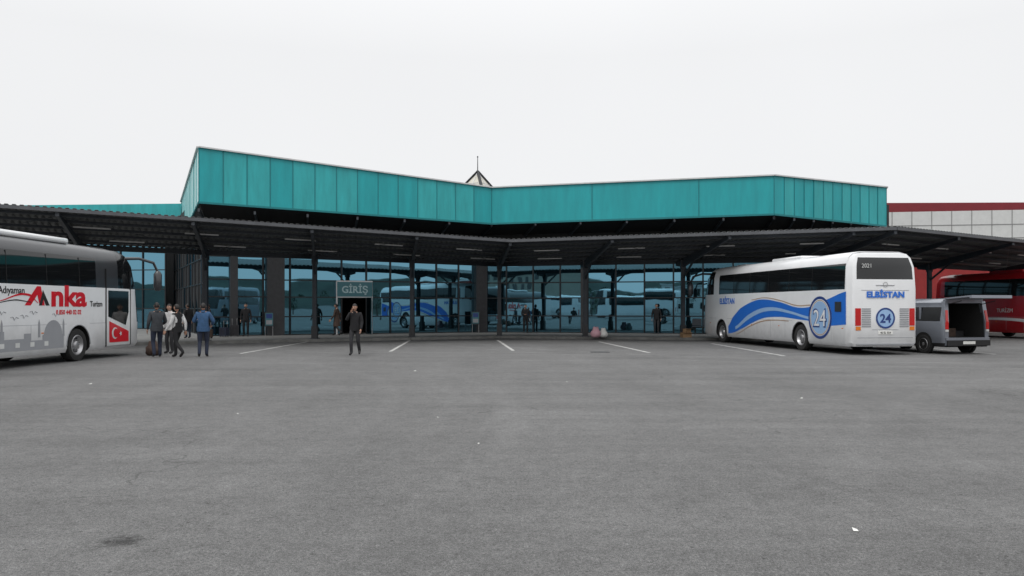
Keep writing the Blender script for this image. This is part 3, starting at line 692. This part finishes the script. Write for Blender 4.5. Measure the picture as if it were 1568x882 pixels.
# ------------------------------------------------------------------ people
def person(loc,yaw,H=1.75,top='c_black',legs='c_dkgrey',walk=0.,armR=None,armL=None,lean=0.,headyaw=0.,headpitch=0.,coat=False,sleeve=None,hairm='hair',bulk=1.0):
    k=H/1.75; sl=sleeve or top
    J={}
    def j(n,x,y,z): J[n]=Vector((x,y,z))
    j('pel',0,0,.96); j('sp',0,.0+lean*.3,1.13); j('ch',0,.01+lean*.7,1.33); j('nb',0,lean,1.46); j('nk',0,lean+.015,1.53)
    for s,n in((1,'R'),(-1,'L')):
        st=walk*s
        j('hip'+n,s*.095,0,.9)
        j('kn'+n,s*.105,.05+st*.26+(.04 if st<0 else 0),.5)
        if st>=0: j('an'+n,s*.10,-.01+st*.34+0,.085)
        else: j('an'+n,s*.10,-.02+st*.62,.085+abs(st)*.22)
        a=J['an'+n]; 
        if st>=0: j('to'+n,s*.12,a.y+.17,.045)
        else: j('to'+n,s*.12,a.y+.13,.045)
        j('sh'+n,s*.185,lean*.95,1.415)
        el=(s*.245,lean-.03-st*.16,1.13); wr=(s*.255,lean+.05-st*.3+(.05 if st<0 else 0),.89)
        ov=armR if s==1 else armL
        if ov: el,wr=[(s*q[0],q[1]+lean,q[2]) for q in ov]
        j('el'+n,*el); j('wr'+n,*wr)
    order=list(J); idx={n:i for i,n in enumerate(order)}
    ed=[('pel','sp'),('sp','ch'),('ch','nb'),('nb','nk')]
    for n in'RL': ed+=[('pel','hip'+n),('hip'+n,'kn'+n),('kn'+n,'an'+n),('an'+n,'to'+n),('ch','sh'+n),('sh'+n,'el'+n),('el'+n,'wr'+n)]
    B=bulk
    rad={'pel':(.15*B,.115*B),'sp':(.145*B,.11*B),'ch':(.155*B,.12*B),'nb':(.09,.08),'nk':(.055,.058)}
    for n in'RL': rad.update({'hip'+n:(.095*B,.1*B),'kn'+n:(.068,.068),'an'+n:(.052,.055),'to'+n:(.045,.035),'sh'+n:(.075*B,.07*B),'el'+n:(.055*B,.055*B),'wr'+n:(.038,.038)})
    me=bpy.data.meshes.new('t'); me.from_pydata([J[n] for n in order],[(idx[a],idx[b]) for a,b in ed],[])
    o=bpy.data.objects.new('t',me); COL.objects.link(o)
    md=o.modifiers.new('s','SKIN'); md.use_smooth_shade=True
    sv=me.skin_vertices[0].data
    for n in order: sv[idx[n]].radius=rad[n]; sv[idx[n]].use_root=(n=='pel')
    ss=o.modifiers.new('u','SUBSURF'); ss.levels=2; ss.render_levels=2
    dg=bpy.context.evaluated_depsgraph_get(); em=bpy.data.meshes.new_from_object(o.evaluated_get(dg)); bpy.data.objects.remove(o)
    T_=M[top];Lg=M[legs];SL_=M[sl];SK=M['skin'];SH=M['shoe']
    bones=[]
    for a,b in ed:
        m=T_
        if a.startswith('hip') : m=T_ if coat else Lg
        elif a.startswith('kn'): m=Lg
        elif a.startswith('an'): m=SH
        elif a=='nb': m=SK
        elif a.startswith('sh') or a.startswith('el'): m=SL_
        elif b.startswith('hip'): m=T_
        bones.append((J[a],J[b],m))
    b=MB(); fs=[];ms=[]
    for p in em.polygons:
        c=p.center; best=9;bmn=T_
        for (u,v,m) in bones:
            d=v-u; t=max(0,min(1,(c-u).dot(d)/d.length_squared)); q=(c-(u+d*t)).length
            if q<best: best=q;bmn=m
        if bmn is SK and c.z<1.47: bmn=T_
        if not coat and bmn is Lg and c.z>.88: bmn=T_
        if c.z<.075: bmn=SH
        fs.append(tuple(p.vertices)); ms.append(bmn)
    b.add([v.co.copy() for v in em.vertices],fs,ms); bpy.data.meshes.remove(em)
    def skirt(levels,n=16):
        vs=[]
        for (z,rx,ry) in levels:
            for q in range(n): t=2*math.pi*q/n; vs.append((rx*B*math.cos(t)*(1+.04*math.sin(3*t)),ry*B*math.sin(t)+lean*.1,z))
        b.add(vs,[(r*n+q,r*n+(q+1)%n,(r+1)*n+(q+1)%n,(r+1)*n+q) for r in range(len(levels)-1) for q in range(n)],T_)
    if coat: skirt([(1.0,.175,.14),(.75,.19,.17),(.52,.2,.2)])
    skirt([(1.0,.168,.13),(.9,.172,.135),(.84,.165,.13)])
    b.tube([J['nb']+Vector((0,-.005,0)),J['nb']+Vector((0,0,.06))],[.085,.068],T_,12)
    hc=J['nk']+Vector((0,.02,.115)); R=Matrix.Translation(hc)@Matrix.Rotation(headyaw,4,'Z')@Matrix.Rotation(headpitch,4,'X')
    nu,nv=20,14; vs=[];fs=[];ms=[]
    for iv in range(nv+1):
        ph=math.pi*iv/nv
        for iu in range(nu):
            th=2*math.pi*iu/nu; x=math.sin(ph)*math.cos(th);y=math.sin(ph)*math.sin(th);z=math.cos(ph)
            X=.077*x;Y=.098*y;Z=.12*z
            if z<0: X*=1+.28*z; Y*=1+.12*z
            if y>.3 and z<-.05: Y+=.008*(1-abs(x))
            vs.append((X,Y,Z))
    for iv in range(nv):
        for iu in range(nu):
            f=(iv*nu+iu,iv*nu+(iu+1)%nu,(iv+1)*nu+(iu+1)%nu,(iv+1)*nu+iu); fs.append(f)
            c=sum((Vector(vs[q]) for q in f),Vector())/4
            ms.append(M[hairm] if (c.z>.06 or (c.y<-.005 and c.z>-.05) or (c.y<.03 and c.z>.02)) else SK)
    hv=[]
    for v in vs:
        v=Vector(v)
        if v.z>.055 or (v.y<0 and v.z>-.05): v*=1.06
        hv.append(R@v)
    b.add(hv,fs,ms)
    def hb(x0,x1,y0,y1,z0,z1,m): b.box(x0,x1,y0,y1,z0,z1,m,R)
    b.add([R@Vector(p) for p in((-.008,.092,.02),(.008,.092,.02),(-.016,.096,-.025),(.016,.096,-.025),(0,.122,-.02),(0,.1,-.032))],[(0,1,4),(0,4,2),(1,3,4),(2,4,5),(4,3,5)],SK)
    for s in(1,-1):
        hb(s*.03-.012,s*.03+.012,.084,.0915,.008,.018,M['hair']); hb(s*.03-.018,s*.03+.018,.086,.094,.027,.033,M['hair'])
        b.add([R@Vector(p) for p in((s*.074,.012,.025),(s*.09,-.008,.028),(s*.086,-.008,-.02),(s*.073,.01,-.03),(s*.074,-.012,0))],[(0,1,2,3),(1,4,2)],SK)
    hb(-.022,.022,.086,.0945,-.058,-.052,M['c_brown'])
    for n,s in(('R',1),('L',-1)):
        wr=J['wr'+n]; dr=(wr-J['el'+n]).normalized(); side=Vector((0,1,0)) if abs(dr.y)<.8 else Vector((0,0,1))
        side=(side-dr*side.dot(dr)).normalized(); nr=dr.cross(side)*s
        p0=wr+dr*.01; p1=wr+dr*.10
        vs=[]
        for c,hw,ht in((p0,.028,.018),(wr+dr*.05,.04,.016),(p1,.041,.012)):
            for sx,sz in((-1,-1),(1,-1),(1,1),(-1,1)): vs.append(c+side*sx*hw+nr*sz*ht)
        b.add(vs,[(0,1,2,3),(8,11,10,9)]+[(r*4+q,r*4+(q+1)%4,(r+1)*4+(q+1)%4,(r+1)*4+q) for r in range(2) for q in range(4)],SK)
        for q,(o_,ln) in enumerate(((.032,.07),(.011,.08),(-.011,.074),(-.031,.058))):
            a=p1+side*o_-dr*.005; m1=a+dr*ln*.5+nr*-.006; m2=m1+dr*ln*.42-nr*.022
            b.tube([a,m1,m2],[.0095,.009,.007],SK,6)
        a=wr+dr*.03+side*.035; b.tube([a,a+dr*.035+side*.022-nr*.008,a+dr*.065+side*.022-nr*.018],[.012,.011,.008],SK,6)
    ob=b.build('person',None,angle=60)
    ob.scale=(k,k,k); ob.location=loc; ob.rotation_euler=(0,0,yaw); return ob
R_=math.radians
z0=.12
person((-5.4,27.4,0),R_(176),1.76,'c_black','c_dkgrey',walk=.32,armR=((.27,.1,1.2),(.1,.17,1.47)),headyaw=R_(-10),headpitch=R_(-8),bulk=1.08)
person((-11.68,26.2,0),R_(35),1.8,'c_grey','c_navy',walk=.15,armR=((.27,.05,1.14),(.2,.27,1.05)),bulk=1.15)
person((-10.92,26.0,0),R_(70),1.74,'c_black','c_black',walk=.5,sleeve='c_white',bulk=1.05)
person((-10.2,26.3,0),R_(15),1.78,'c_blue','c_navy',walk=.2,armL=((.3,.02,1.15),(.2,.22,1.2)),armR=((.32,.0,1.16),(.25,.2,1.05)),bulk=1.18)
person((-9.6,43.6,z0),R_(80),1.74,'c_brown','c_dkgrey',walk=.45,coat=True)
person((-14.1,42.2,z0),R_(190),1.75,'c_black','c_black')
person((-15.6,41.0,z0),R_(120),1.7,'c_dkgrey','c_black',walk=.2)
person((-16.1,39.6,z0),R_(60),1.72,'c_black','c_navy')
person((-12.15,28.3,0),R_(160),1.76,'c_white','c_dkgrey')
person((.82,47.9,z0),R_(185),1.72,'c_black','c_black',armR=((.25,.05,1.15),(.1,.2,1.15)))
person((8.45,46.6,z0),R_(170),1.75,'c_black','c_dkgrey')

# ------------------------------------------------------------------ small things
def suitcase(loc,rz,m,h=.62):
    b=MB(); b.box(-.22,.22,-.13,.13,.06,h,m); 
    for x in(-.17,.17):
        for y in(-.09,.09): b.tube([(x-.02,y,.03),(x+.02,y,.03)],.03,M['black'],8)
        b.tube([(x*.7,.1,h),(x*.7,.1,h+.35)],.01,M['rim'],6)
    b.tube([(-.12,.1,h+.35),(.12,.1,h+.35)],.014,M['black'],6)
    for x in(-.1,0,.1): b.box(x-.01,x+.01,-.142,-.128,.1,h-.05,M['black'])
    o=b.build('suitcase',None,bevel=.02); o.location=loc; o.rotation_euler=(0,0,rz); return o
suitcase((-14.6,41.9,z0),.3,M['c_dkgrey']); suitcase((-15.0,41.5,z0),-.4,M['c_navy'],.5); suitcase((-15.2,39.8,z0),.1,M['c_brown'],.45)
def sack(loc,m,r=.25):
    bm=bmesh.new(); bmesh.ops.create_icosphere(bm,subdivisions=3,radius=r)
    for v in bm.verts:
        n=v.co.normalized(); v.co*=1+.12*math.sin(9*n.x+loc[0])*math.cos(7*n.z)+.05*random.random()
        v.co.z*=.9; v.co.z=max(v.co.z,-r*.75)
        if n.z>.85: v.co.z+=.12
    me=bpy.data.meshes.new('b'); bm.to_mesh(me); bm.free(); me.materials.append(m); me.polygons.foreach_set('use_smooth',[True]*len(me.polygons))
    o=bpy.data.objects.new('plastic_bag',me); COL.objects.link(o); o.location=(loc[0],loc[1],loc[2]+r*.74); return o
sack((4.3,41.0,z0),M['pink'],.26); sack((4.72,41.2,z0),M['paper'],.22)
sack((-12.3,27.3,0),M['c_brown'],.24)
def cbox(loc,rz,s):
    b=MB(); b.box(-s,s,-s*.7,s*.7,0,s*1.1,M['card']); b.box(-s-.001,s+.001,-.03,.03,s*1.1,s*1.1+.003,M['tan'])
    b.box(-s,s,-s*.72-.1,-s*.7,s*1.02,s*1.06,M['card']); o=b.build('cardboard_box',None,bevel=.006); o.location=loc; o.rotation_euler=(0,0,rz)
cbox((8.9,40.75,z0),.2,.24); cbox((8.95,40.75,z0+.27),.5,.17)
def board(loc,rz):
    b=MB(); b.box(-.24,.24,-.03,.03,.5,1.3,M['steel']); b.box(-.2,.2,-.036,-.03,.56,1.24,M['sign']); b.box(-.16,.16,-.04,-.036,.95,1.2,M['dblue']); b.box(-.16,.16,-.04,-.036,.62,.85,M['grey'])
    for x in(-.2,.2): b.tube([(x,0,0),(x,0,.5)],.02,M['rim'],6)
    o=b.build('notice_board',None,smooth=False); o.location=loc; o.rotation_euler=(0,0,rz)
board((-13.3,43.6,z0),.45); board((-2.25,49.2,z0),.1)
def bin_(loc):
    b=MB(); b.tube([(0,0,0),(0,0,.05),(0,0,.75),(0,0,.8)],[.17,.2,.23,.24],M['steel'],16); b.tube([(0,0,.8),(0,0,.86),(0,0,.92)],[.25,.2,.08],M['black'],16)
    o=b.build('litter_bin',None); o.location=loc
bin_((14.1,40.6,z0))
def bench(loc,rz):
    b=MB()
    for k in range(4):
        x=-.9+k*.6; b.box(x-.26,x+.26,-.22,.22,.42,.46,M['steel']); b.box(x-.26,x+.26,.2,.24,.5,.88,M['steel'])
    b.box(-1.2,1.2,-.03,.03,.36,.41,M['black'])
    for x in(-1,1): b.box(x-.03,x+.03,-.25,.25,.0,.04,M['black']); b.box(x-.03,x+.03,-.03,.03,.04,.38,M['black'])
    o=b.build('bench',None,bevel=.01); o.location=loc; o.rotation_euler=(0,0,rz)
bench((11.5,45.6,z0),-.245)
lt=MB()
for (x,y,s) in [(2.5,5.8,.028),(-4.2,12.2,.018),(-1.1,11.8,.015),(8.2,10.9,.022),(-9,17,.03),(5.2,14.3,.022),(1.2,17.5,.022),(-6.5,8.7,.015),(10.5,15.2,.022),(-2.5,20.5,.03),(-12,14,.02),(12,11.5,.022),(-.4,9.5,.01)]:
    a=random.uniform(0,3); q=[]
    for k,(dx,dy) in enumerate(((-1,-.7),(1,-.6),(.9,.7),(-1.1,.6))):
        q.append((x+s*(dx*math.cos(a)-dy*math.sin(a)),y+s*(dx*math.sin(a)+dy*math.cos(a)),.006+(.012 if k==2 else 0)))
    lt.poly(q,M['paper'])
lt.build('litter_scraps',smooth=False,recalc=False)
dr=MB(); 
dr.box(2.9,3.6,29.2,29.6,.0,.006,M['black'])
for k in range(9): dr.box(2.92+k*.075,2.95+k*.075,29.22,29.58,.006,.012,M['steel'])
dr.build('drain_grate',smooth=False)

# ------------------------------------------------------------------ surroundings seen in the glass
hb=MB(); n=160; vs=[];fs=[]
for i in range(n):
    t=2*math.pi*i/n; h=10+9*math.sin(3*t+1)**2+6*math.sin(7*t+.4)**2+3*math.sin(17*t); r=430
    vs+=[(r*math.cos(t),r*math.sin(t),-1),((r+60)*math.cos(t),(r+60)*math.sin(t),h)]
for i in range(n):
    j=(i+1)%n; fs.append((2*i,2*j,2*j+1,2*i+1))
hb.add(vs,fs,M['hill']); hb.build('hills')
def block(loc,w,dp,h,m,rz):
    b=MB(); b.box(-w/2,w/2,-dp/2,dp/2,0,h,m); b.box(-w/2-.2,w/2+.2,-dp/2-.2,dp/2+.2,h,h+.3,M['coping'])
    for f in range(int(h//3)):
        for i in range(int(w//3)):
            x=-w/2+1.5+i*3
            for s in(1,-1): b.box(x-.7,x+.7,s*(dp/2)-.03,s*(dp/2)+.03,f*3+1,f*3+2.4,M['bglass'])
    o=b.build('apartment_building',None,smooth=False); o.location=loc; o.rotation_euler=(0,0,rz)
block((-60,-70,0),26,12,9,M['plaster'],.5); block((-20,-95,0),30,12,6,M['whitew'],.1); block((40,-80,0),24,12,9,M['plaster'],-.4); block((95,-30,0),30,14,7,M['redwall'],-1.0); block((80,10,0),22,10,6,M['plaster'],-1.4)
tr=MB()
for i in range(46):
    t=math.pi*1.0+i/46*math.pi*1.15+random.uniform(-.02,.02); r=80+random.uniform(-6,14); cx=r*math.cos(t)+5; cy=r*math.sin(t)+8; h=random.uniform(3.5,6.5)
    tr.tube([(cx,cy,0),(cx,cy,h*.55)],[.16,.08],M['c_brown'],5)
    for k in range(130):
        a=random.uniform(0,6.28);rr=(random.random()**.5)*h*.3;zz=h*random.uniform(.35,1.0); rr*=max(.05,math.sin(min(1,(zz/h-.3)/.7)*math.pi*.9+.25))**.5
        p=Vector((cx+rr*math.cos(a),cy+rr*math.sin(a),zz)); s=.28
        tr.poly([p+Vector((random.uniform(-s,s),random.uniform(-s,s),random.uniform(-s,s))) for _ in range(3)],M['foli'])
tr.build('tree_row',smooth=False,recalc=False)

# ------------------------------------------------------------------ world, sun, camera
W=bpy.data.worlds.new('World'); scene.world=W; W.use_nodes=True; nt=W.node_tree; nt.nodes.clear()
N=nt.nodes;Lk=nt.links
sky=N.new('ShaderNodeTexSky'); sky.sky_type='NISHITA'; sky.sun_disc=False; sky.sun_elevation=R_(55); sky.sun_rotation=R_(200); sky.dust_density=4
hs=N.new('ShaderNodeHueSaturation'); hs.inputs['Saturation'].default_value=.25; Lk.new(sky.outputs[0],hs.inputs['Color'])
b1=N.new('ShaderNodeBackground'); b1.inputs['Strength'].default_value=.02; Lk.new(hs.outputs[0],b1.inputs['Color'])
tc=N.new('ShaderNodeTexCoord'); sp=N.new('ShaderNodeSeparateXYZ'); Lk.new(tc.outputs['Generated'],sp.inputs[0])
cr=N.new('ShaderNodeMapRange'); cr.inputs[1].default_value=.3; cr.inputs[2].default_value=1.0; cr.inputs[3].default_value=.82; cr.inputs[4].default_value=1.55; Lk.new(sp.outputs['Z'],cr.inputs[0])
nz=N.new('ShaderNodeTexNoise'); nz.inputs['Scale'].default_value=1.6; nz.inputs['Detail'].default_value=4; Lk.new(tc.outputs['Generated'],nz.inputs['Vector'])
nr=N.new('ShaderNodeMapRange'); nr.inputs[1].default_value=.3; nr.inputs[2].default_value=.7; nr.inputs[3].default_value=.975; nr.inputs[4].default_value=1.02; Lk.new(nz.outputs[0],nr.inputs[0])
mm=N.new('ShaderNodeMath'); mm.operation='MULTIPLY'; Lk.new(cr.outputs[0],mm.inputs[0]); Lk.new(nr.outputs[0],mm.inputs[1])
b2=N.new('ShaderNodeBackground'); b2.inputs['Color'].default_value=(.985,.99,1,1); Lk.new(mm.outputs[0],b2.inputs['Strength'])
ad=N.new('ShaderNodeAddShader'); Lk.new(b1.outputs[0],ad.inputs[0]); Lk.new(b2.outputs[0],ad.inputs[1])
wo=N.new('ShaderNodeOutputWorld'); Lk.new(ad.outputs[0],wo.inputs[0])
sl=bpy.data.lights.new('sun','SUN'); sl.energy=.8; sl.angle=R_(25); sl.color=(1,.97,.93)
so=bpy.data.objects.new('sun',sl); COL.objects.link(so); so.rotation_euler=(R_(35),0,R_(-20)); so.location=(0,0,40)
cam=bpy.data.cameras.new('camera'); co=bpy.data.objects.new('camera',cam); COL.objects.link(co)
cam.lens=28; cam.sensor_width=36; cam.shift_y=.0198; cam.clip_end=5000; cam.clip_start=.1
co.location=(0,0,1.62); co.rotation_euler=(R_(90),0,0); scene.camera=co
scene.view_settings.view_transform='Standard'; scene.view_settings.look='None'; scene.view_settings.exposure=0
